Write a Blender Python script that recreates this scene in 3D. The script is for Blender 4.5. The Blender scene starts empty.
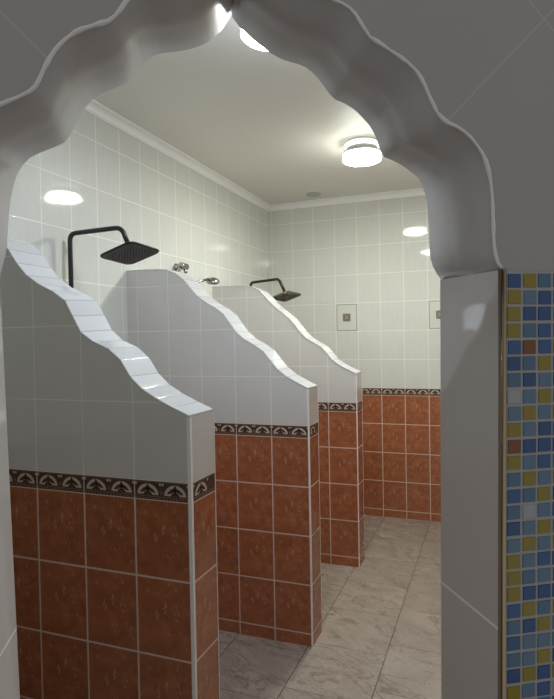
import bpy, math, random
from mathutils import Vector, Matrix
random.seed(7)
SC = bpy.context.scene
COL = SC.collection

# ------------------------------------------------------------------ measures
CAM = (0.8654, -2.7118, 1.5646)
YAW, PITCH, ROLL, FOCAL = -0.3632, -0.0177, -0.0182, 565.27
XW, YB, ZC = -1.0728, 2.2053, 2.806          # left wall, back wall, ceiling
XR = 1.30                                      # right wall
ZT, HB, TK = 1.0641, 0.0594, 0.1623            # rust dado height, border height, partition thickness
TW, TH = 0.20, 0.25                            # wall tile
XG, YG = -0.0346, 1.9571                       # a joint on the back wall, on the left wall

# scalloped outline of the arch, (along the wall, height): far face and near face
FAR=[(-0.2569,1.6615),(-0.2547,1.6762),(-0.2511,1.6906),(-0.2473,1.705),(-0.2445,1.7196),(-0.2433,1.7344),(-0.2421,1.7492),(-0.2408,1.764),(-0.2393,1.7788),(-0.237,1.7935),(-0.234,1.808),(-0.2304,1.8224),(-0.2248,1.8362),(-0.2171,1.8487),(-0.2072,1.8596),(-0.1944,1.8671),(-0.1809,1.8733),(-0.1673,1.8793),(-0.1544,1.8866),(-0.1484,1.8939),(-0.1438,1.902),(-0.1397,1.9104),(-0.1355,1.9188),(-0.1313,1.9271),(-0.127,1.9355),(-0.1222,1.9434),(-0.1162,1.9506),(-0.1102,1.9578),(-0.1026,1.9632),(-0.0948,1.9684),(-0.0864,1.9726),(-0.0779,1.9765),(-0.0694,1.9804),(-0.0613,1.985),(-0.0534,1.9901),(-0.045,1.9989),(-0.0378,2.0088),(-0.0302,2.0183),(-0.0214,2.0269),(-0.0123,2.0349),(-0.0011,2.0399),(0.0109,2.0422),(0.0229,2.0443),(0.0348,2.0471),(0.0466,2.0503),(0.058,2.0547),(0.0691,2.0598),(0.0794,2.0662),(0.0886,2.0742),(0.0974,2.0826),(0.1053,2.092),(0.1121,2.1021),(0.1176,2.113),(0.1255,2.103),(0.1334,2.0929),(0.1432,2.0848),(0.153,2.0766),(0.1633,2.069),(0.1738,2.0618),(0.1845,2.0549),(0.1961,2.0496),(0.2078,2.0448),(0.2204,2.0423),(0.2328,2.0395),(0.245,2.0356),(0.2558,2.029),(0.2653,2.0207),(0.2734,2.0108),(0.2812,2.0008),(0.2893,1.9909),(0.299,1.9826),(0.3072,1.9801),(0.3154,1.9775),(0.3231,1.9737),(0.3307,1.9695),(0.3376,1.9645),(0.3438,1.9586),(0.3501,1.9526),(0.356,1.9464),(0.3619,1.9401),(0.3662,1.9327),(0.3701,1.925),(0.3739,1.9173),(0.3769,1.9092),(0.3799,1.9011),(0.3834,1.8933),(0.3883,1.8863),(0.4024,1.8815),(0.4158,1.8755),(0.4289,1.8685),(0.4412,1.8604),(0.4528,1.8512),(0.4598,1.8382),(0.4651,1.8245),(0.4679,1.81),(0.4701,1.7954),(0.4709,1.7806),(0.4718,1.7659),(0.4722,1.7511),(0.4723,1.7363),(0.4726,1.7215),(0.4741,1.7068),(0.4784,1.6928),(0.4854,1.6798),(0.4946,1.6683)]
NEAR=[(-0.2698,1.657),(-0.2676,1.6722),(-0.2639,1.6871),(-0.2601,1.702),(-0.2572,1.7171),(-0.256,1.7324),(-0.2547,1.7477),(-0.2534,1.763),(-0.2519,1.7783),(-0.2496,1.7934),(-0.2465,1.8085),(-0.2431,1.8234),(-0.2374,1.8377),(-0.2299,1.8509),(-0.2201,1.8626),(-0.2071,1.8708),(-0.1934,1.8777),(-0.1796,1.8844),(-0.1665,1.8923),(-0.1603,1.899),(-0.1561,1.907),(-0.1524,1.9153),(-0.1488,1.9236),(-0.1446,1.9317),(-0.1402,1.9396),(-0.1352,1.9472),(-0.1294,1.9542),(-0.1233,1.9609),(-0.1165,1.9669),(-0.1094,1.9726),(-0.1015,1.9769),(-0.0931,1.9803),(-0.0847,1.9838),(-0.0762,1.9871),(-0.0678,1.9904),(-0.058,1.9987),(-0.0503,2.0088),(-0.0435,2.0197),(-0.0345,2.0288),(-0.0251,2.0374),(-0.0135,2.0428),(-0.001,2.0457),(0.0115,2.0483),(0.0239,2.0515),(0.0361,2.0553),(0.048,2.0601),(0.0595,2.0656),(0.0702,2.0726),(0.0798,2.081),(0.089,2.0899),(0.0973,2.0997),(0.1044,2.1102),(0.1103,2.1216),(0.1188,2.1118),(0.1273,2.1021),(0.1377,2.0943),(0.148,2.0865),(0.1588,2.0794),(0.1698,2.0726),(0.181,2.0662),(0.193,2.0614),(0.2052,2.0573),(0.2179,2.0553),(0.2306,2.0528),(0.243,2.0489),(0.2553,2.0451),(0.2668,2.0396),(0.2763,2.0311),(0.2834,2.0203),(0.291,2.0098),(0.2987,1.9994),(0.3083,1.9944),(0.3178,1.9894),(0.3272,1.9842),(0.3367,1.979),(0.346,1.9736),(0.3552,1.968),(0.3636,1.9614),(0.3713,1.9538),(0.3775,1.9451),(0.3827,1.9357),(0.3872,1.9259),(0.3917,1.9161),(0.3967,1.9066),(0.4018,1.8971),(0.4092,1.8896),(0.4178,1.8831),(0.4314,1.8788),(0.4438,1.8722),(0.4552,1.8637),(0.4648,1.8532),(0.4734,1.8419),(0.4799,1.8293),(0.484,1.8157),(0.4871,1.8018),(0.4888,1.7877),(0.4901,1.7735),(0.4906,1.7593),(0.491,1.7451),(0.4913,1.7308),(0.4915,1.7166),(0.492,1.7024),(0.4939,1.6883),(0.4986,1.6749),(0.5075,1.6638)]

AN = Vector((-0.5271, 0.8498, 0.0)); AW = Vector((0.8498, 0.5271, 0.0))
AO = Vector((0.8654, -2.7118, 0.0))
DN, DT = 0.784, 0.175                          # near face distance, wall thickness
def apt(s, z, d=DN):
    return AO + AN * d + AW * s + Vector((0, 0, z))

# ------------------------------------------------------------------ mesh builder
class MB:
    def __init__(s):
        s.v = []; s.f = []; s.m = []; s.uv = []; s.sm = []
    def face(s, pts, uv=None, mat=0, smooth=False):
        b = len(s.v); s.v += [tuple(p) for p in pts]
        s.f.append(tuple(range(b, b + len(pts)))); s.m.append(mat); s.sm.append(smooth)
        s.uv.append(uv if uv else [(0.1, 0.1)] * len(pts))
    def grid(s, rows, mat=0, smooth=True, closed=False, uv=None):
        """rows: list of rings (equal length); quads between neighbours, shared vertices."""
        b = len(s.v); n = len(rows[0])
        for r in rows: s.v += [tuple(p) for p in r]
        for i in range(len(rows) - 1):
            for j in range(n if closed else n - 1):
                k = (j + 1) % n
                s.f.append((b + i * n + j, b + i * n + k, b + (i + 1) * n + k, b + (i + 1) * n + j))
                s.m.append(mat); s.sm.append(smooth)
                s.uv.append([uv[i][j], uv[i][k], uv[i + 1][k], uv[i + 1][j]] if uv else [(0.1, 0.1)] * 4)
    def cap(s, ring, mat=0, flip=False):
        s.face(list(reversed(ring)) if flip else ring, mat=mat)
    def box(s, a, b, mat=0):
        x0, y0, z0 = a; x1, y1, z1 = b
        P = [Vector((x, y, z)) for z in (z0, z1) for y in (y0, y1) for x in (x0, x1)]
        for q in ((0, 2, 3, 1), (4, 5, 7, 6), (0, 1, 5, 4), (2, 6, 7, 3), (0, 4, 6, 2), (1, 3, 7, 5)):
            s.face([P[i] for i in q], mat=mat)
    def tube(s, pts, r, n=14, mat=0, caps=True):
        pts = [Vector(p) for p in pts]; rings = []
        up = None
        for i, p in enumerate(pts):
            t = ((pts[min(i + 1, len(pts) - 1)] - pts[max(i - 1, 0)])).normalized()
            if up is None:
                up = Vector((0, 0, 1)) if abs(t.z) < .9 else Vector((0, 1, 0))
            side = t.cross(up).normalized(); up = side.cross(t).normalized()
            rr = r[i] if isinstance(r, (list, tuple)) else r
            rings.append([p + (side * math.cos(a) + up * math.sin(a)) * rr for a in [2 * math.pi * k / n for k in range(n)]])
        s.grid(rings, mat, True, True)
        if caps:
            s.cap(rings[0], mat); s.cap(rings[-1], mat, True)
    def lathe(s, prof, M, n=32, mat=0):
        rings = [[M @ Vector((r * math.cos(2 * math.pi * k / n), r * math.sin(2 * math.pi * k / n), z)) for k in range(n)] for r, z in prof]
        s.grid(rings, mat, True, True)
        s.cap(rings[0], mat); s.cap(rings[-1], mat, True)
    def build(s, name, mats, parent=None, recalc=True, bevel=0):
        me = bpy.data.meshes.new(name)
        me.from_pydata(s.v, [], s.f)
        ul = me.uv_layers.new(name='UVMap')
        flat = [c for f in s.uv for c in f]
        for i, l in enumerate(ul.data): l.uv = flat[i]
        for i, pl in enumerate(me.polygons):
            pl.material_index = s.m[i]; pl.use_smooth = s.sm[i]
        if not isinstance(mats, (list, tuple)): mats = [mats]
        for m in mats: me.materials.append(m)
        import bmesh
        bm = bmesh.new(); bm.from_mesh(me)
        bmesh.ops.remove_doubles(bm, verts=bm.verts, dist=1e-5)
        if recalc: bmesh.ops.recalc_face_normals(bm, faces=bm.faces)
        big = [f for f in bm.faces if len(f.verts) > 4]
        if big: bmesh.ops.triangulate(bm, faces=big)
        bm.to_mesh(me); bm.free()
        o = bpy.data.objects.new(name, me); COL.objects.link(o)
        if parent is not None:
            o.parent = parent; o.matrix_parent_inverse = Matrix.Translation(-parent.location)
        if bevel:
            b = o.modifiers.new('bevel', 'BEVEL'); b.width = bevel; b.segments = 2; b.limit_method = 'ANGLE'
        return o
def thing(name, label, cat, loc, group=None):
    o = bpy.data.objects.new(name, None); COL.objects.link(o); o.location = loc
    o.empty_display_size = .1
    o['label'] = label; o['category'] = cat; o['kind'] = 'thing'
    if group: o['group'] = group
    return o
def struct(o, label=None):
    o['kind'] = 'structure'
    if label: o['label'] = label; o['category'] = label.split('|')[-1]
    return o

# ------------------------------------------------------------------ node helper
class NT:
    def __init__(s, name):
        s.mat = bpy.data.materials.new(name); s.mat.use_nodes = True
        s.t = s.mat.node_tree; s.t.nodes.clear()
        s.out = s.t.nodes.new('ShaderNodeOutputMaterial')
        s.b = s.t.nodes.new('ShaderNodeBsdfPrincipled')
        s.t.links.new(s.b.outputs[0], s.out.inputs[0])
    def put(s, sock, v):
        if hasattr(v, 'is_linked') or isinstance(v, bpy.types.NodeSocket): s.t.links.new(v, sock)
        else:
            if isinstance(v, (tuple, list)) and len(v) == 3 and sock.type == 'RGBA': v = (*v, 1)
            sock.default_value = v
    def math(s, op, a, b=0.0, c=0.0, clamp=False):
        n = s.t.nodes.new('ShaderNodeMath'); n.operation = op; n.use_clamp = clamp
        for i, x in enumerate((a, b, c)): s.put(n.inputs[i], x)
        return n.outputs[0]
    def uv(s):
        n = s.t.nodes.new('ShaderNodeUVMap'); n.uv_map = 'UVMap'
        x = s.t.nodes.new('ShaderNodeSeparateXYZ'); s.t.links.new(n.outputs[0], x.inputs[0])
        return x.outputs[0], x.outputs[1]
    def vec(s, x, y, z=0.0):
        n = s.t.nodes.new('ShaderNodeCombineXYZ')
        for i, q in enumerate((x, y, z)): s.put(n.inputs[i], q)
        return n.outputs[0]
    def noise(s, v, scale=1.0, detail=3.0, rough=.5, dist=0.0):
        n = s.t.nodes.new('ShaderNodeTexNoise')
        s.put(n.inputs['Vector'], v); n.inputs['Scale'].default_value = scale
        n.inputs['Detail'].default_value = detail; n.inputs['Roughness'].default_value = rough
        n.inputs['Distortion'].default_value = dist
        return n.outputs[0]
    def white(s, v):
        n = s.t.nodes.new('ShaderNodeTexWhiteNoise'); s.put(n.inputs['Vector'], v); return n.outputs[0]
    def step(s, v, a, b):
        n = s.t.nodes.new('ShaderNodeMapRange'); n.interpolation_type = 'SMOOTHSTEP'
        s.put(n.inputs[0], v); n.inputs[1].default_value = a; n.inputs[2].default_value = b
        return n.outputs[0]
    def mix(s, f, a, b):
        n = s.t.nodes.new('ShaderNodeMix'); n.data_type = 'RGBA'
        s.put(n.inputs[0], f); s.put(n.inputs[6], a); s.put(n.inputs[7], b)
        return n.outputs[2]
    def linedist(s, u, pitch):
        """distance to the nearest multiple of pitch"""
        f = s.math('FRACT', s.math('DIVIDE', u, pitch))
        return s.math('MULTIPLY', s.math('MINIMUM', f, s.math('SUBTRACT', 1.0, f)), pitch)
    def done(s, color, rough=.3, metal=0.0, spec=.5, height=None, hs=1.0, hd=.002):
        s.put(s.b.inputs['Base Color'], color); s.put(s.b.inputs['Roughness'], rough)
        s.b.inputs['Metallic'].default_value = metal
        s.b.inputs['Specular IOR Level'].default_value = spec
        if height is not None:
            n = s.t.nodes.new('ShaderNodeBump'); n.inputs['Strength'].default_value = hs; n.inputs['Distance'].default_value = hd
            s.put(n.inputs['Height'], height); s.t.links.new(n.outputs[0], s.b.inputs['Normal'])
        return s.mat
def plain(name, color, rough=.4, metal=0.0, spec=.5, var=.06, scale=30):
    n = NT(name); tc = n.t.nodes.new('ShaderNodeTexCoord')
    f = n.noise(tc.outputs['Object'], scale, 3)
    c2 = tuple(max(0, c * (1 - var)) for c in color)
    return n.done(n.mix(f, color, c2), rough, metal, spec)

def tiles(name, kind, grout, gw=.0016, rough=.045):
    n = NT(name); u, v = n.uv()
    du = n.linedist(u, TW); dv = n.linedist(v, TH)
    d = n.math('MINIMUM', du, dv) if kind != 'band' else du
    g = n.math('SUBTRACT', 1.0, n.step(d, gw * .7, gw * 1.5))
    iu = n.math('FLOOR', n.math('DIVIDE', u, TW)); iv = n.math('FLOOR', n.math('DIVIDE', v, TH))
    rnd = n.white(n.vec(iu, iv, 3.0))
    fu = n.math('FRACT', n.math('DIVIDE', u, TW)); fv = n.math('FRACT', n.math('DIVIDE', v, TH))
    wob = n.noise(n.vec(u, v, rnd), 9.0, 1.0)
    if kind == 'rust':
        n1 = n.noise(n.vec(n.math('MULTIPLY', fu, .8), fv, n.math('MULTIPLY', n.math('ROUND', n.math('MULTIPLY', rnd, 2.0)), 3.0)), 4.5, 5, .6, .6)
        n2 = n.noise(n.vec(n.math('MULTIPLY', fu, 8.0), n.math('MULTIPLY', fv, 3.4), 7.0), 1.9, 2, .5, 1.3)
        n3 = n.noise(n.vec(n.math('MULTIPLY', fu, 1.0), fv, 2.0), 3.0, 2)
        c = n.mix(n.step(n1, .2, .85), COLS['rust_d'], COLS['rust_l'])
        c = n.mix(n.math('MULTIPLY', rnd, .25), c, COLS['rust_d'])
        fl = n.math('MULTIPLY', n.step(n2, .63, .675), n.step(n3, .38, .56))
        c = n.mix(n.math('MULTIPLY', fl, .6), c, COLS['fleck'])
    elif kind in ('grey', 'part'):
        st = n.noise(n.vec(n.math('MULTIPLY', u, 60.0), n.math('MULTIPLY', v, 5.0), 0.0), 1.0, 3, .6)
        cl = n.noise(n.vec(u, v, rnd), 7.0, 3)
        c = n.mix(n.math('MULTIPLY', n.step(st, .25, .85), .5), COLS['grey_l'], COLS['grey_d'])
        c = n.mix(n.math('MULTIPLY', cl, .3), c, COLS['grey_d'])
        if kind == 'part': c = n.mix(n.math('MULTIPLY', n.step(st, .25, .85), .25), (.61, .595, .58), (.56, .55, .54))
    else:
        c = n.mix(n.noise(n.vec(u, v, 0.0), 60.0, 3), (.060, .038, .028), (.095, .060, .044))
    c = n.mix(g, c, grout)
    r = n.mix(g, (rough,) * 3, (.6,) * 3)
    h = n.math('SUBTRACT', n.math('MULTIPLY', wob, .5), n.math('MULTIPLY', g, .6))
    return n.done(c, r, height=h, hs=.5, hd=.0012)

COLS = dict(rust_d=(.26, .087, .040), rust_l=(.46, .17, .080), fleck=(.52, .34, .26),
            grey_l=(.67, .675, .64), grey_d=(.59, .595, .56))
M_RUST = tiles('terracotta_tile', 'rust', (.62, .49, .43), .0029)
M_GREY = tiles('grey_glazed_tile', 'grey', (.82, .82, .79), .0019)
M_PART = tiles('grey_partition_tile', 'part', (.76, .74, .73), .0019)
M_BAND = tiles('dark_border_tile', 'band', (.55, .48, .44), .0018, .12)
M_CREAM = plain('border_cream', (.56, .46, .39), .15)
M_TAN = plain('border_tan', (.24, .155, .11), .2)
M_BEAD = plain('white_corner_bead', (.84, .80, .79), .35)
M_WHITE = plain('white_paint', (.88, .88, .87), .45, var=.03)
M_CEIL = plain('ceiling_paint', (.74, .725, .68), .55, var=.03, scale=2)
M_BLACK = plain('black_metal', (.016, .017, .02), .32, spec=.5)
M_RUBBER = plain('dark_nozzle_plate', (.085, .088, .095), .45)
M_NIP = plain('nozzle_rubber', (.018, .019, .021), .5)
M_BRONZE = plain('dark_bronze', (.045, .038, .03), .3, metal=.6)
M_TAUPE = plain('taupe_nozzle_plate', (.62, .54, .48), .45)
M_CHROME = plain('dull_chrome', (.42, .41, .39), .22, metal=1.0)
M_BRASS = plain('brass', (.52, .41, .25), .25, metal=.9)
M_BROWNTRIM = plain('brown_trim', (.17, .13, .095), .35, metal=.3)
M_GROUT = plain('light_grout', (.44, .43, .42), .8)

PCH = .062
def m_coping():
    n = NT('white_coping_tile'); u, v = n.uv()
    d = n.linedist(u, PCH)
    g = n.math('SUBTRACT', 1.0, n.step(d, .0010, .0024))
    rnd = n.white(n.vec(n.math('FLOOR', n.math('DIVIDE', n.math('ADD', u, .0005), PCH)), 1.0, 0.0))
    c = n.mix(rnd, (.585, .585, .60), (.50, .50, .515))
    c = n.mix(g, c, (.36, .36, .37))
    return n.done(c, .05, spec=.4, height=n.math('MULTIPLY', g, -1.0), hs=.4, hd=.001)
M_COP = m_coping()

def m_arch_front():
    n = NT('grey_diagonal_tile'); u, v = n.uv()
    a = n.math('SUBTRACT', n.math('SUBTRACT', v, u), 1.4693)
    b = n.math('SUBTRACT', n.math('ADD', v, u), 1.7915)
    d = n.math('MINIMUM', n.linedist(a, .842), n.linedist(b, .842))
    g = n.math('SUBTRACT', 1.0, n.step(d, .0012, .0030))
    cl = n.noise(n.vec(u, v, 0.0), 4.0, 4)
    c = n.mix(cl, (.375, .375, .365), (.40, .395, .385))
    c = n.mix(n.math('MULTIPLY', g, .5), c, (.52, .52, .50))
    return n.done(c, .16, height=n.math('MULTIPLY', g, -1.0), hs=.3, hd=.001)
def m_reveal():
    n = NT('grey_reveal_tile'); u, v = n.uv()
    d1 = n.math('ABSOLUTE', n.math('SUBTRACT', v, 1.112)); d2 = n.math('ABSOLUTE', n.math('SUBTRACT', v, .562))
    g = n.math('SUBTRACT', 1.0, n.step(n.math('MINIMUM', d1, d2), .0013, .0030))
    c = n.mix(n.noise(n.vec(u, v, 0.0), 5.0, 3), (.58, .55, .53), (.61, .58, .56))
    c = n.mix(g, c, (.95, .92, .88))
    return n.done(c, .035)
def m_soffit():
    n = NT('painted_scallop_plaster'); u, v = n.uv()
    f = n.noise(n.vec(u, v, 0.0), 12.0, 3)
    return n.done(n.mix(f, (.50, .485, .485), (.54, .525, .525)), .33, height=f, hs=.2, hd=.004)
def m_floor():
    n = NT('beige_marble_floor_tile'); u, v = n.uv()
    pu, pv = .387, .402
    x = n.math('ADD', u, .0245)
    iu = n.math('FLOOR', n.math('DIVIDE', x, pu))
    y = n.math('ADD', n.math('SUBTRACT', v, .045), n.math('MULTIPLY', iu, -.105))
    iv = n.math('FLOOR', n.math('DIVIDE', y, pv))
    g1 = n.math('SUBTRACT', 1.0, n.step(n.linedist(x, pu), .0012, .0026))
    g2 = n.math('SUBTRACT', 1.0, n.step(n.linedist(y, pv), .0010, .0022))
    rnd = n.white(n.vec(iu, iv, 0.0))
    off = n.math('MULTIPLY', rnd, 9.0)
    p = n.vec(u, v, off)
    cl = n.noise(p, 4.0, 5, .6, .4)
    w = n.noise(n.vec(n.math('MULTIPLY', u, 1.6), n.math('MULTIPLY', n.math('SUBTRACT', v, n.math('MULTIPLY', u, -.35)), 4.2), off), 1.7, 5, .62, .7)
    vd = n.math('ABSOLUTE', n.math('SUBTRACT', w, .5))
    vein = n.math('SUBTRACT', 1.0, n.step(vd, .0, .026))
    vl = n.math('SUBTRACT', 1.0, n.step(n.math('ABSOLUTE', n.math('SUBTRACT', n.noise(p, 6.0, 4, .6, 1.0), .56)), .0, .014))
    c = n.mix(n.step(cl, .3, .7), COLF[0], COLF[1])
    w2 = n.noise(n.vec(n.math('MULTIPLY', u, 2.2), n.math('MULTIPLY', n.math('ADD', v, n.math('MULTIPLY', u, .5)), 7.0), n.math('ADD', off, 4.0)), 1.5, 6, .65, .9)
    c = n.mix(n.math('MULTIPLY', n.math('SUBTRACT', 1.0, n.step(n.math('ABSOLUTE', n.math('SUBTRACT', w2, .46)), .0, .03)), .4), c, COLF[2])
    c = n.mix(n.math('MULTIPLY', vein, .75), c, COLF[2])
    c = n.mix(n.math('MULTIPLY', vl, .22), c, COLF[3])
    c = n.mix(g1, c, (.045, .035, .025)); c = n.mix(n.math('MULTIPLY', g2, .85), c, (.07, .055, .042))
    r = n.mix(n.math('MAXIMUM', g1, g2), n.mix(cl, (.22,) * 3, (.34,) * 3), (.8,) * 3)
    return n.done(c, r, height=n.math('SUBTRACT', n.math('MULTIPLY', cl, .5), g1), hs=.3, hd=.0015)
COLF = [(.355, .305, .26), (.30, .257, .22), (.16, .128, .10), (.50, .45, .39)]
M_AF, M_RV, M_SO, M_FL = m_arch_front(), m_reveal(), m_soffit(), m_floor()

def glow(name, col, strength):
    n = NT(name); n.t.nodes.remove(n.b)
    e = n.t.nodes.new('ShaderNodeEmission'); e.inputs[0].default_value = (*col, 1); e.inputs[1].default_value = strength
    n.t.links.new(e.outputs[0], n.out.inputs[0]); return n.mat

# ------------------------------------------------------------------ border frieze ornament
def ellipse(mb, P, cx, cz, a, b, ang, mat, n=12):
    ca, sa = math.cos(ang), math.sin(ang)
    pts = []
    for k in range(n):
        t = 2 * math.pi * k / n
        taper = 1.0 - .35 * math.cos(t)          # leaf: fuller at one end
        x, y = a * math.cos(t), b * math.sin(t) * taper
        pts.append(P(cx + x * ca - y * sa, cz + x * sa + y * ca))
    mb.face(pts, mat=mat)
def frieze(mb, P, u0, u1, first):
    """ornament on a strip; P(u, dz) gives the point on the strip's face, dz from its middle"""
    def rect(a, b, z0, z1, mat):
        a, b = max(a, u0), min(b, u1)
        if b > a: mb.face([P(a, z0), P(b, z0), P(b, z1), P(a, z1)], mat=mat)
    rect(u0, u1, -.0205, -.0180, 2); rect(u0, u1, .0255, .0275, 2)
    k = math.floor((u0 - first) / .1)
    while first + k * .1 < u1:
        c = first + k * .1 + .05
        for q in range(8):
            rect(c - .046 + q * .012, c - .039 + q * .012, -.0272, -.0232, 2)
        if c - .0455 >= u0 and c + .0455 <= u1:
            arc_pts = [(-.0395, -.0140)] + [(-.0395 * math.cos(t), -.0140 + .0345 * math.sin(t)) for t in [math.pi * q / 16 for q in range(1, 16)]] + [(.0395, -.0140)]
            # light field under the arch, cut into the gaps around the leaves
            mb.face([P(c + x, z) for x, z in arc_pts], mat=1)
            LAY = lambda x, z: P(x, z, 1)
            ellipse(mb, LAY, c, .0080, .0125, .0062, math.pi / 2, 0)
            for s in (1, -1):
                A = (lambda q: q) if s == 1 else (lambda q: math.pi - q)
                ellipse(mb, LAY, c + s * .0145, .0005, .0165, .0058, A(math.radians(-30)), 0)
                ellipse(mb, LAY, c + s * .0085, -.0100, .0090, .0046, A(math.radians(-35)), 0)
                ellipse(mb, P, c + s * .0450, .0195, .0045, .0042, 0, 1, 8)
                ellipse(mb, P, c + s * .0470, -.0060, .0016, .0080, 0, 2, 8)
            mb.face([LAY(c - .003, -.0140), LAY(c + .003, -.0140), LAY(c + .002, .006), LAY(c - .002, .006)], mat=0)
        k += 1

# ------------------------------------------------------------------ room shell
def arch_y(x, d):                               # point of the arch wall's plane over x
    p0 = AO + AN * d; s = (x - p0.x) / AW.x
    return p0.y + AW.y * s, s
# floor
m = MB()
fx0, fx1, fy0, fy1 = -1.9, 2.6, -4.6, 2.32
P = [(fx0, fy0), (fx1, fy0), (fx1, fy1), (fx0, fy1)]
m.face([(x, y, 0) for x, y in P], [(x, y) for x, y in P])
m.face([(x, y, -.08) for x, y in reversed(P)])
for i in range(4):
    a, b = P[i], P[(i + 1) % 4]
    m.face([(*a, -.08), (*b, -.08), (*b, 0), (*a, 0)])
struct(m.build('floor', M_FL))
# ceiling over the shower room
m = MB()
yl, sl = arch_y(XW - .1, DN + DT * .5); yr, sr = arch_y(XR + .1, DN + DT * .5)
P = [(XW - .1, yl), (XR + .1, yr), (XR + .1, YB + .1), (XW - .1, YB + .1)]
m.face([(x, y, ZC) for x, y in P]); m.face([(x, y, ZC + .1) for x, y in P])
for i in range(4):
    a, b = P[i], P[(i + 1) % 4]
    m.face([(*a, ZC), (*b, ZC), (*b, ZC + .1), (*a, ZC + .1)])
struct(m.build('ceiling', M_CEIL))

def tiled_wall(name, P, u0, u1, first, N, thick=.1):
    """P(u, z): point on the visible face; N: outward (away from room) direction; joints at first + k*.2"""
    N = Vector(N) * thick
    def slab(z0, z1, mats, v0, nm, parent):
        mb = MB()
        q = [(u0, z0), (u1, z0), (u1, z1), (u0, z1)]
        front = [P(*c) for c in q]; back = [p + N for p in front]
        mb.face(front, [(c[0] - first, c[1] - v0) for c in q])
        mb.face(list(reversed(back)))
        for i in range(4):
            j = (i + 1) % 4; mb.face([front[j], front[i], back[i], back[j]])
        return mb
    w = slab(ZT + HB, ZC + .05, M_GREY, ZT + HB, name, None).build(name, M_GREY); struct(w)
    slab(0, ZT, M_RUST, ZT, '', w).build('lower_tiles', M_RUST, w)
    mb = slab(ZT, ZT + HB, M_BAND, ZT, '', w)
    n = N.normalized()
    frieze(mb, lambda u, dz, k=0: P(u, ZT + HB / 2 + dz) - n * (.0006 + .0005 * k), u0, u1, first)
    mb.build('border_band', [M_BAND, M_CREAM, M_TAN], w, recalc=False)
    return w
ya, _ = arch_y(XW, DN + DT)
tiled_wall('wall_left', lambda u, z: Vector((XW, u, z)), ya - .02, YB, YG, (-1, 0, 0))
tiled_wall('wall_back', lambda u, z: Vector((u, YB, z)), XW - .1, XR + .1, XG, (0, 1, 0))
yc, _ = arch_y(XR, DN + DT)
tiled_wall('wall_right', lambda u, z: Vector((XR, u, z)), yc - .02, YB, .05, (1, 0, 0))

# cove cornice
def cove(name, f, n_in, a, b):
    """f(u) point at wall/ceiling corner, n_in towards the room"""
    H, W = ZC - 2.757, .052
    prof = [(0, -H), (.007, -H), (.007, -H + .007), (.011, -H + .009)]
    for k in range(7):
        t = k / 6 * math.pi / 2
        prof.append((.011 + (W - .018) * (1 - math.cos(t)), -H + .011 + (H - .020) * math.sin(t)))
    prof += [(W - .006, -.008), (W, -.007), (W, 0), (0, 0)]
    mb = MB()
    rings = [[f(u) + n_in * x + Vector((0, 0, ZC + z)) for x, z in prof] for u in (a, b)]
    mb.grid(rings, smooth=False, closed=True); mb.cap(rings[0]); mb.cap(rings[1])
    struct(mb.build(name, M_WHITE))
cove('trim_1', lambda u: Vector((XW, u, 0)), Vector((1, 0, 0)), ya + .05, YB)
cove('trim_2', lambda u: Vector((u, YB, 0)), Vector((0, -1, 0)), XW, XR)
cove('trim_3', lambda u: Vector((XR, u, 0)), Vector((-1, 0, 0)), yc + .08, YB)

# ------------------------------------------------------------------ arch wall
JLN, JRN = -.2620, .4980                       # jambs at the springing, near and far face
JLF, JRF = -.2560, .4925
LEAN_L, LEAN_R = .0200, -.0110                   # the opening narrows a little towards the floor
HW = ZC + .1
sL, sR = -2.25, 1.02
mb = MB()
def ring(out, jl, jr, d):
    L = lambda z: (jl + LEAN_L * (1.65 - z), z)
    R = lambda z: (jr + LEAN_R * (1.65 - z), z)
    inner = [L(0), L(1.112), L(out[0][1])] + out + [R(out[-1][1]), R(1.112), R(0)]
    return inner
rn = ring(NEAR, JLN, JRN, DN); rf = ring(FAR, JLF, JRF, DN + DT)
def wallface(inner, d, mat):
    q = [(sL, 0)] + inner + [(sR, 0), (sR, HW), (sL, HW)]
    # split into a left, a right and top fan of quads for clean faces
    k = len(inner) // 2
    top = inner[k]
    L = [(sL, 0)] + inner[:k + 1] + [(top[0], HW), (sL, HW)]
    R = inner[k:] + [(sR, 0), (sR, HW), (top[0], HW)]
    for poly in (L, R):
        mb.face([apt(s, z, d) for s, z in poly], [(s, z) for s, z in poly], mat)
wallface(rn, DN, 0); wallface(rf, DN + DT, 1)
for i in range(len(rn) - 1):
    a, b, c, e = rn[i], rn[i + 1], rf[i + 1], rf[i]
    jamb = i < 2 or i >= len(rn) - 3
    ledge = i == 2 or i == len(rn) - 4
    if jamb:
        uv = [(0, a[1]), (0, b[1]), (DT, c[1]), (DT, e[1])]
        for t in range(1):
            mb.face([apt(*a, DN), apt(*b, DN), apt(*c, DN + DT), apt(*e, DN + DT)], uv, 2)
    else:
        uv = [(0, 10 + i * .015), (0, 10 + i * .015 + .015), (DT, 10 + i * .015 + .015), (DT, 10 + i * .015)]
        mb.face([apt(*a, DN), apt(*b, DN), apt(*c, DN + DT), apt(*e, DN + DT)], uv, 3, True)
for (s0, s1, z0, z1) in ((sL, sL, 0, HW), (sR, sR, 0, HW), (sL, sR, HW, HW)):
    mb.face([apt(s0, z0, DN), apt(s1, z1, DN), apt(s1, z1, DN + DT), apt(s0, z0, DN + DT)] if s0 != s1 else
            [apt(s0, z0, DN), apt(s0, z1, DN), apt(s0, z1, DN + DT), apt(s0, z0, DN + DT)])
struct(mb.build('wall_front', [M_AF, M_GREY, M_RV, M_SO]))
# rough white filler line along the near edge of the scallops
mb = MB(); pts = [apt(s, z, DN) for s, z in NEAR]; rr = []
for i in range(len(pts)): rr.append(.0019 + .0016 * abs(math.sin(i * .9)) * random.random() + .0006 * random.random())
mb.tube(pts, rr, 8)
struct(mb.build('trim_4', M_BEAD))
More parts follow.
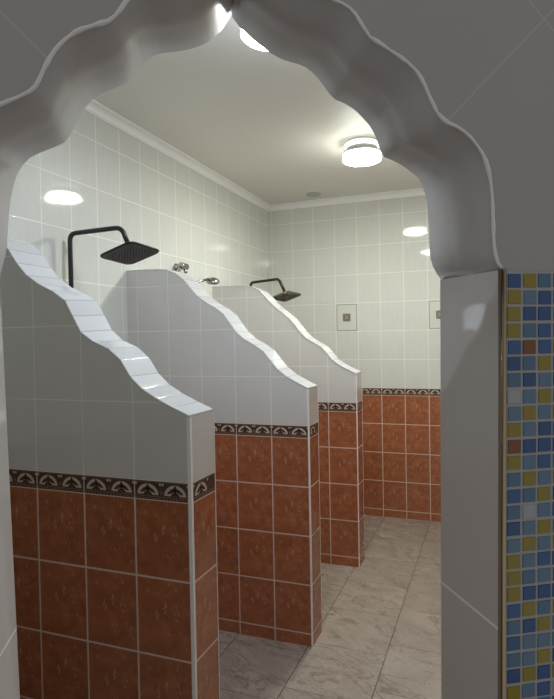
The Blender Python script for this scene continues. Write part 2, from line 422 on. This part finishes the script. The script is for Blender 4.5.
# ------------------------------------------------------------------ mosaic panel and brass edge
cB, cL, cY, cWh, cR = 0, 1, 2, 3, 4
ROWS = "BYL YLB YBB YLB BRB BLY LBL WLY LYL YLB RBB YLB LYL BLY LWL BLY LYL YLB YLL YBB BYL LBY BLL LLY BYB YLB LBL BYL".split()
KEY = dict(B=1, L=2, Y=3, W=4, R=5)
t = thing('mosaic_panel', 'panel of small blue, olive and rust glass mosaic squares beside the arch', 'mosaic', apt(.515, 0, DN))
g = MB(); q = MB()
S0, PW, PH, ZTOP = .5103, .0262, .02546, 1.6620
ncol, nrow = 17, 65
def slab_at(mb, s0, s1, z0, z1, d0, d1, mat=0, ch=0.0):
    ln = lambda s, z: s - .0135 * (1.65 - z)
    A = [apt(ln(s, z), z, d1) for s, z in ((s0, z0), (s1, z0), (s1, z1), (s0, z1))]
    B = [apt(ln(s, z), z, d0) for s, z in ((s0 + ch, z0 + ch), (s1 - ch, z0 + ch), (s1 - ch, z1 - ch), (s0 + ch, z1 - ch))]
    mb.face(B, mat=mat)
    for i in range(4):
        j = (i + 1) % 4; mb.face([A[i], A[j], B[j], B[i]], mat=mat)
slab_at(g, S0 + .0002, S0 + ncol * PW, .0, ZTOP, DN - .0030, DN - .0002)
rng = random.Random(3)
for r in range(nrow):
    z1 = ZTOP - .0012 - r * PH; z0 = z1 - PH
    if z0 < .01: break
    for c in range(ncol):
        if c < 3 and r < len(ROWS): k = KEY[ROWS[r][c]]
        elif c == 3 and r < 27: k = KEY["LLBLYBBLYLBLYBBLYBLBYLLBYWB"[r]]
        else: k = rng.choice((1, 1, 1, 2, 2, 2, 3, 3, 4 if rng.random() < .4 else 2, 5 if rng.random() < .4 else 1))
        if k in (1, 2) and rng.random() < .35: k += 5
        j = rng.uniform(-.0007, .0007); jz = rng.uniform(-.0006, .0006)
        slab_at(q, S0 + c * PW + .0018 + j, S0 + (c + 1) * PW - .0018 + j, z0 + .0019 + jz, z1 - .0019 + jz, DN - .0046, DN - .0028, k - 1, .0009)
GL = [plain('glass_blue', (0.049, 0.124, 0.292), .18), plain('glass_steel', (0.124, 0.217, 0.326), .18), plain('glass_olive', (0.292, 0.238, 0.038), .18),
      plain('glass_white', (0.390, 0.413, 0.445), .18), plain('glass_rust', (0.217, 0.081, 0.033), .18),
      plain('glass_deep', (0.038, 0.098, 0.245), .18), plain('glass_slate', (0.093, 0.178, 0.292), .18)]
g.build('grout_bed', M_GROUT, t); q.build('mosaic_tiles', GL, t)
t = thing('edge_trim', 'brass coloured metal edge strip between grey jamb and blue mosaic', 'trim', apt(.505, 0, DN))
def strip(sa, sb, da, name, mat, hump):
    mb = MB(); rings = []
    for z in (0, ZTOP + .004):
        pr = [(sa, DN - .0002)] + [(sa + (sb - sa) * k / 6, DN - da - hump * math.sin(math.pi * k / 6)) for k in range(7)] + [(sb, DN - .0002)]
        rings.append([apt(s - .0135 * (1.65 - z), z, d) for s, d in pr])
    mb.grid(rings, smooth=True, closed=True); mb.cap(rings[0]); mb.cap(rings[1])
    mb.build(name, mat, t)
strip(.4983, .5036, .0015, 'flange', M_BROWNTRIM, .0015)
strip(.5036, .5101, .003, 'bead', M_BRASS, .0035)

# ------------------------------------------------------------------ shower partitions
PROF = {
 1: [(XW, 1.972), (-.90, 1.970), (-.82, 1.964), (-.765, 1.945), (-.718, 1.906), (-.695, 1.876), (-.662, 1.834), (-.62, 1.795), (-.564, 1.763), (-.504, 1.737), (-.478, 1.719), (-.453, 1.687), (-.43, 1.65), (-.405, 1.612), (-.374, 1.580), (-.328, 1.560), (-.285, 1.541), (-.256, 1.516), (-.228, 1.478), (-.191, 1.436), (-.150, 1.404), (-.076, 1.368), (0, 1.336)],
 2: [(XW, 1.972), (-.90, 1.970), (-.821, 1.965), (-.773, 1.950), (-.728, 1.924), (-.693, 1.893), (-.654, 1.846), (-.608, 1.799), (-.545, 1.760), (-.485, 1.726), (-.447, 1.685), (-.412, 1.632), (-.365, 1.583), (-.306, 1.549), (-.252, 1.517), (-.214, 1.474), (-.174, 1.424), (-.135, 1.389), (-.085, 1.360), (0, 1.318)],
 3: [(XW, 1.968), (-.85, 1.964), (-.755, 1.953), (-.702, 1.926), (-.647, 1.871), (-.592, 1.810), (-.525, 1.759), (-.462, 1.704), (-.418, 1.647), (-.372, 1.590), (-.306, 1.546), (-.240, 1.508), (-.200, 1.462), (-.160, 1.413), (-.090, 1.370), (0, 1.328)]}
def smooth(pts, sub=4):
    out = []
    for i in range(len(pts) - 1):
        p0 = pts[max(i - 1, 0)]; p1 = pts[i]; p2 = pts[i + 1]; p3 = pts[min(i + 2, len(pts) - 1)]
        for k in range(sub):
            t = k / sub
            out.append(tuple(.5 * ((2 * b) + (c - a) * t + (2 * a - 5 * b + 4 * c - d) * t * t + (3 * b - a - 3 * c + d) * t ** 3) for a, b, c, d in zip(p0, p1, p2, p3)))
    out.append(pts[-1]); return out
def facets(pts, step=.062):
    arc = [0]
    for a, b in zip(pts, pts[1:]): arc.append(arc[-1] + math.hypot(b[0] - a[0], b[1] - a[1]))
    n = int(arc[-1] / step); ds = [0] + [arc[-1] - step * q for q in range(n, -1, -1)]
    if ds[1] < .01: ds.pop(1)
    out = []; i = 0
    for d in ds:
        while i < len(arc) - 2 and arc[i + 1] < d: i += 1
        t = (d - arc[i]) / (arc[i + 1] - arc[i]); out.append((pts[i][0] + (pts[i + 1][0] - pts[i][0]) * t, pts[i][1] + (pts[i + 1][1] - pts[i][1]) * t))
    return out
NUDGE = {1: {12: (.0030, .0030), 14: (-.0015, -.0030), 17: (0, .0022), 18: (0, -.0035)}}   # facets shaped to put a lamp glint on the jamb, none towards camera
def laid(pts, k):
    return [(x + NUDGE.get(k, {}).get(i, (0, 0))[0], z + NUDGE.get(k, {}).get(i, (0, 0))[1]) for i, (x, z) in enumerate(pts)]
def partition(k, xe, y0, cw, label):
    t = thing('shower_partition', label, 'partition', (xe, y0 + TK / 2, 0), 'shower partitions along the left wall')
    y1 = y0 + TK; CT = .007
    top = [(x + (xe if x > -.2 else xe * max(0, (x - XW) / (-.2 - XW))), z) for x, z in laid(facets(smooth(PROF[k])), k)]
    def uvn(x, z, v0): return (xe - x - cw, z - v0)
    def block(z0, z1, v0, tops=None):
        mb = MB()
        up = [(x, z - CT) for x, z in tops] if tops else [(XW, z1), (xe, z1)]
        poly = [(XW, z0), (xe, z0)] + list(reversed(up))
        mb.face([(x, y0, z) for x, z in poly], [uvn(x, z, v0) for x, z in poly])
        mb.face([(x, y1, z) for x, z in reversed(poly)], [uvn(x, z, v0) for x, z in reversed(poly)])
        ze = up[-1][1]
        mb.face([(xe, y0, z0), (xe, y1, z0), (xe, y1, ze), (xe, y0, ze)], [(.02, z0 - v0), (.02 + TK, z0 - v0), (.02 + TK, ze - v0), (.02, ze - v0)])
        mb.face([(XW, y0, z0), (XW, y0, up[0][1]), (XW, y1, up[0][1]), (XW, y1, z0)])
        mb.face([(XW, y0, z0), (XW, y1, z0), (xe, y1, z0), (xe, y0, z0)])
        for i in range(len(up) - 1):
            a, b = up[i], up[i + 1]
            mb.face([(a[0], y0, a[1]), (b[0], y0, b[1]), (b[0], y1, b[1]), (a[0], y1, a[1])])
        return mb
    block(0, ZT, ZT).build('lower_tiles', M_RUST, t)
    mb = block(ZT, ZT + HB, ZT)
    zm = ZT + HB / 2
    frieze(mb, lambda u, dz, k=0: Vector((xe - cw - u, y0 - .0006 - .0005 * k, zm + dz)), -cw + .0005, xe - XW - cw, 0.0)
    frieze(mb, lambda u, dz, k=0: Vector((xe - cw + u, y1 + .0006 + .0005 * k, zm + dz)), XW - xe + cw, cw - .0005, 0.0)
    frieze(mb, lambda u, dz, k=0: Vector((xe + .0006 + .0005 * k, y0 + u, zm + dz)), .003, TK - .003, .012)
    mb.build('border_band', [M_BAND, M_CREAM, M_TAN], t, recalc=False)
    block(ZT + HB, 0, ZT + HB, top).build('upper_tiles', M_PART, t)
    # coping of narrow white tiles following the wave
    arc = [0]
    for i in range(1, len(top)): arc.append(arc[-1] + math.hypot(top[i][0] - top[i - 1][0], top[i][1] - top[i - 1][1]))
    mb = MB(); e = .0015
    low = [(x, z - CT) for x, z in top]
    sk = {12: .0042, 13: .0042, 14: .0042} if k == 1 else {}          # two tiles skewed on purpose to aim the lamp's reflection at the jamb
    def row(pts, y, dz=0, sg=0): return [(x, y, z + dz + sg * sk.get(i, 0)) for i, (x, z) in enumerate(pts)]
    secs = [row(low, y0 - e), row(top, y0 - e, -.002, -1), row(top, y0 + .0015, 0, -1), row(top, y1 - .0015, 0, 1), row(top, y1 + e, -.002, 1), row(low, y1 + e)]
    vv = [0, .005, .008, TK, TK + .004, TK + .009]
    mb.grid(secs, smooth=False, uv=[[(PCH * (len(top) - 1 - q), v) for q in range(len(top))] for v in vv])
    mb.grid([row(low, y1 + e), row(low, y0 - e)], smooth=False)
    for i in (0, -1): mb.face([s[i] for s in secs])
    mb.build('coping', M_COP, t)
    # corner beads
    zt = top[-1][1] - CT - .0005; bw = (.0108, .0068, .0052)[k - 1]
    for ya_, yb_, w in ((y0 - .0012, y0 + bw, bw), (y1 - .0026, y1 + .0011, .0026)):
        mb = MB(); mb.box((xe - w, ya_, 0), (xe + .0012, yb_, zt)); mb.build('corner_bead', M_BEAD, t)
    return t
partition(1, -.0065, -1.1859, .2065, 'nearest wavy-topped tiled shower partition, cut off by the left jamb')
partition(2, 0, 0, .2038, 'middle of the three wavy-topped tiled shower partitions')
partition(3, .0068, 1.055, .2007, 'farthest wavy-topped tiled shower partition, nearest the back wall')

# ------------------------------------------------------------------ decorative inset tiles on the back wall
def decor(c, label):
    x0 = XG + c * TW; z0 = ZT + HB + 2 * TH
    cx, cz = x0 + TW / 2, z0 + TH / 2
    t = thing('decorative_tile', label, 'wall tile', (cx, YB, cz), 'framed tiles on the back wall')
    mb = MB(); mb.box((x0 + .004, YB - .0025, z0 + .004), (x0 + TW - .004, YB + .001, z0 + TH - .004)); mb.build('face', M_DECOR, t)
    mb = MB(); a = .0085; w = .0045
    X0, X1, Z0, Z1 = x0 + a, x0 + TW - a, z0 + a, z0 + TH - a
    for b in ((X0, Z0, X1, Z0 + w), (X0, Z1 - w, X1, Z1), (X0, Z0, X0 + w, Z1), (X1 - w, Z0, X1, Z1)):
        mb.box((b[0], YB - .0037, b[1]), (b[2], YB - .002, b[3]))
    mb.build('frame_line', M_DLINE, t)
    mb = MB(); h = .034
    mb.box((cx - h, YB - .0055, cz - h), (cx + h, YB - .002, cz + h), 0)
    for dx in (-1, 1):
        for dz in (-1, 1):
            ellipse(mb, lambda u, z: Vector((cx + u, YB - .0060, cz + z)), dx * .019, dz * .019, .009, .005, math.atan2(dz, dx), 1)
    for k in range(4):
        ellipse(mb, lambda u, z: Vector((cx + u, YB - .0061, cz + z)), .008 * math.cos(k * math.pi / 2 + .78), .008 * math.sin(k * math.pi / 2 + .78), .009, .008, k * math.pi / 2 + .78, 2)
    mb.build('medallion', [M_MED, M_MEDL, M_MEDC], t, recalc=False)
M_DECOR = plain('decor_cream_tile', (.66, .66, .615), .1); M_DLINE = plain('decor_line', (.20, .19, .16), .3)
M_MED = plain('medallion_brown', (.20, .17, .135), .3); M_MEDL = plain('medallion_tan', (.30, .26, .20), .3); M_MEDC = plain('medallion_light', (.55, .50, .44), .25)
decor(-2, 'framed cream tile with a small brown medallion, fully in view above the far partition')
decor(2, 'framed cream tile with brown medallion, half hidden by the right jamb')

# ------------------------------------------------------------------ showers
def bend(pts, r, n=7):
    """polyline with rounded corners"""
    pts = [Vector(p) for p in pts]; out = [pts[0]]
    for i in range(1, len(pts) - 1):
        a = (pts[i - 1] - pts[i]).normalized(); b = (pts[i + 1] - pts[i]).normalized()
        A, B = pts[i] + a * r, pts[i] + b * r
        for k in range(n + 1):
            t = k / n; out.append(A * (1 - t) ** 2 + pts[i] * 2 * t * (1 - t) + B * t * t)
    out.append(pts[-1]); return out
def rsquare(h, rad, n=6):
    out = []
    for cx, cy, a0 in ((h - rad, h - rad, 0), (-h + rad, h - rad, 90), (-h + rad, -h + rad, 180), (h - rad, -h + rad, 270)):
        for k in range(n + 1):
            a = math.radians(a0 + 90 * k / n); out.append((cx + rad * math.cos(a), cy + rad * math.sin(a)))
    return out
def shower(label, pipe, pr, head_c, yaw, tx, ty, size, mpipe, mhead, mplate, mnip, mjoint, bracket):
    t = thing('rain_shower', label, 'shower', tuple(pipe[0]), 'rain showers on the left wall')
    mb = MB(); mb.tube(bend(pipe, .035), pr); mb.build('pipe', mpipe, t)
    bx = Vector(bracket)
    mb = MB(); mb.lathe([(.022, 0), (.022, .004), (.010, .008), (.010, abs(bx.x - XW))], Matrix.Translation((XW, bx.y, bx.z)) @ Matrix.Rotation(math.pi / 2, 4, 'Y'), 20); mb.build('wall_bracket', mpipe, t)
    ex = Vector((math.cos(yaw), math.sin(yaw), tx)).normalized(); ey = Vector((-math.sin(yaw), math.cos(yaw), ty)); ey = (ey - ex * ey.dot(ex)).normalized(); ez = ex.cross(ey)
    R = Matrix((ex, ey, ez)).transposed().to_4x4(); R.translation = Vector(head_c)
    h = size / 2
    mb = MB()
    rings = []
    for sc_, z in ((.97, -.001), (1.0, .002), (1.0, .006), (.97, .009), (.5, .013), (.16, .018), (.13, .026)):
        rings.append([R @ Vector((x * sc_, y * sc_, z)) for x, y in rsquare(h, .034 * size / .2)])
    mb.grid(rings, closed=True); mb.cap(rings[0]); mb.cap(rings[-1], flip=True)
    hd = mb.build('shower_head', mhead, t)
    mb = MB(); ring0 = [R @ Vector((x * .93, y * .93, -.0026)) for x, y in rsquare(h, .034 * size / .2)]
    ring1 = [R @ Vector((x * .93, y * .93, -.0008)) for x, y in rsquare(h, .034 * size / .2)]
    mb.grid([ring0, ring1], closed=True); mb.cap(ring0)
    nn = 9
    for i in range(nn):
        for j in range(nn):
            x = (i - (nn - 1) / 2) * size * .088; y = (j - (nn - 1) / 2) * size * .088
            c = R @ Vector((x, y, -.0025)); d = R @ Vector((x, y, -.0065))
            mb.tube([c, d], [.0034, .0022], 6, 1)
    pl = mb.build('nozzle_plate', [mplate, mnip], hd)
    mb = MB(); a = R @ Vector((0, 0, .022)); b = Vector(pipe[-1])
    mb.tube([a, a + (b - a) * .3, a + (b - a) * .5, b], [.012, .014, .011, .011], 14); mb.build('swivel_joint', mjoint, t)
    return t
RP = .0115
shower('black rain shower with bent arm and square head over the nearest partition',
       [(XW + .05, -.515, 1.02), (XW + .05, -.515, 2.090), (-.735, -.503, 2.098), (-.6990, -.500, 2.010)], RP,
       (-.6920, -.50, 1.9705), -.1236, .2500, -.085, .210, M_BLACK, M_BLACK, M_RUBBER, M_NIP, M_BLACK, (XW + .05, -.515, 1.30))
shower('dark bronze rain shower with taupe square head above the farthest partition',
       [(XW + .05, 1.66, 1.02), (XW + .05, 1.66, 2.045), (-.716, 1.520, 2.047), (-.664, 1.502, 1.944)], RP,
       (-.6487, 1.50, 1.9016), .9569, .3600, .2600, .1850, M_BRONZE, M_BRONZE, M_TAUPE, M_TAUPE, M_BRASS, (XW + .05, 1.66, 1.30))

# old chrome fittings of the middle cubicle
t = thing('wall_fitting', 'blocky chrome pipe fitting on the left wall, just above the middle partition', 'shower fitting', (XW, .545, 2.055))
RY = Matrix.Rotation(math.pi / 2, 4, 'Y')
mb = MB(); mb.lathe([(.026, 0), (.026, .004), (.015, .010), (.013, .040)], Matrix.Translation((XW, .545, 2.052)) @ RY, 24); mb.build('flange', M_CHROME, t)
mb = MB(); mb.lathe([(.020, -.036), (.0235, -.033), (.0235, .030), (.021, .036)], Matrix.Translation((XW + .052, .550, 2.056)) @ Matrix.Rotation(math.pi / 2, 4, 'X'), 24); mb.build('body', M_CHROME, t)
mb = MB(); mb.tube([(XW + .055, .565, 2.04), (XW + .058, .568, 2.012)], [.011, .0125], 14); mb.build('outlet', M_CHROME, t)
mb = MB(); mb.tube([(XW + .052, .520, 2.045), (XW + .05, .485, 2.018)], [.012, .009], 14); mb.build('lever', M_CHROME, t)
t = thing('hand_shower', 'small oval chrome shower head right of the blocky chrome fitting', 'shower head', (XW, .70, 1.955))
mb = MB(); mb.lathe([(.022, 0), (.022, .004), (.012, .009), (.011, .05)], Matrix.Translation((XW, .690, 1.955)) @ RY, 20); mb.build('wall_holder', M_CHROME, t)
mb = MB(); mb.tube(bend([(XW + .045, .668, 1.935), (XW + .075, .715, 1.972), (XW + .105, .80, 1.992)], .03), .0095, 12); mb.build('handle', M_CHROME, t)
Q = Matrix.Translation((XW + .115, .845, 1.985)) @ Matrix.Rotation(math.radians(14), 4, 'X') @ Matrix.Rotation(math.radians(12), 4, 'Y')
mb = MB(); mb.lathe([(.034, -.018), (.046, -.015), (.049, -.005), (.043, .008), (.025, .020), (.008, .024)], Q, 32); hd = mb.build('head', M_CHROME, t)
mb = MB(); mb.lathe([(.037, -.0205), (.037, -.016)], Q, 28); mb.build('spray_plate', M_RUBBER, hd)

# ------------------------------------------------------------------ ceiling lamps
M_COLLAR = plain('frosted_collar', (.45, .47, .46), .5)
def lamp(loc, label, col, E):
    t = thing('ceiling_lamp', label, 'ceiling lamp', loc, 'round ceiling lamps')
    T = Matrix.Translation(loc)
    ge = glow('lamp_diffuser_glow', col, E)
    gs = glow('lamp_side_glow', col, E * .14)
    gr = glow('lamp_ring_glow', col, 2.2)
    def part(name, prof, mat):
        mb = MB(); mb.lathe(prof, T, 40); return mb.build(name, mat, t)
    part('base', [(.095, 0), (.103, -.004), (.103, -.010), (.098, -.012)], M_WHITE)
    part('glow_ring', [(.098, -.0122), (.108, -.015), (.112, -.026), (.108, -.036), (.098, -.038)], gr)
    part('collar', [(.098, -.0382), (.100, -.042), (.102, -.062), (.098, -.066)], M_COLLAR)
    part('rim', [(.108, -.0662), (.122, -.068), (.122, -.078), (.110, -.079)], M_WHITE)
    part('diffuser_side', [(.112, -.0792), (.121, -.083), (.121, -.108), (.1205, -.112)], gs)
    part('diffuser', [(.1203, -.1122), (.112, -.119), (.08, -.124), (.001, -.127)], ge)
LE = 208; LX, LY = .122, -.735
lamp((.108, .86, ZC), 'round two-tier white ceiling lamp in full view above the aisle', (.985, 1.0, .90), LE)
lamp((LX, LY, ZC), 'round white ceiling lamp glimpsed behind the peak of the arch', (.80, .90, 1.0), LE * .55)
t = thing('ceiling_plate', 'small round grey cover plate on the ceiling near the back corner', 'ceiling plate', (-.551, 1.965, ZC))
mb = MB(); mb.lathe([(.062, 0), (.066, -.004), (.060, -.010), (.02, -.013), (.001, -.013)], Matrix.Translation((-.551, 1.965, ZC)), 28); mb.build('cover', plain('cover_grey', (.50, .49, .46), .5), t)

# ------------------------------------------------------------------ world, camera, view
W = bpy.data.worlds.new('World'); SC.world = W; W.use_nodes = True
bg = W.node_tree.nodes['Background']; bg.inputs[0].default_value = (1.0, .985, .97, 1); bg.inputs[1].default_value = .31

cd = bpy.data.cameras.new('camera'); cam = bpy.data.objects.new('camera', cd); COL.objects.link(cam)
F = Vector((math.sin(YAW) * math.cos(PITCH), math.cos(YAW) * math.cos(PITCH), math.sin(PITCH)))
R0 = Vector((math.cos(YAW), -math.sin(YAW), 0)); U0 = R0.cross(F)
c, s = math.cos(ROLL), math.sin(ROLL)
Rr = R0 * c + U0 * s; Ur = -R0 * s + U0 * c
M = Matrix((Rr, Ur, -F)).transposed().to_4x4(); M.translation = Vector(CAM); cam.matrix_world = M
cd.sensor_fit = 'VERTICAL'; cd.sensor_height = 36.0; cd.lens = FOCAL * 36.0 / 699.0; cd.clip_start = .02
SC.camera = cam
vs = SC.view_settings; vs.view_transform = 'Standard'; vs.look = 'None'; vs.gamma = 1; vs.exposure = .07; vs.use_curve_mapping = False
SC.cycles.max_bounces = 10; SC.cycles.diffuse_bounces = 6; SC.cycles.caustics_reflective = False; SC.cycles.caustics_refractive = False
SC.cycles.use_denoising = True; SC.cycles.blur_glossy = 0.0
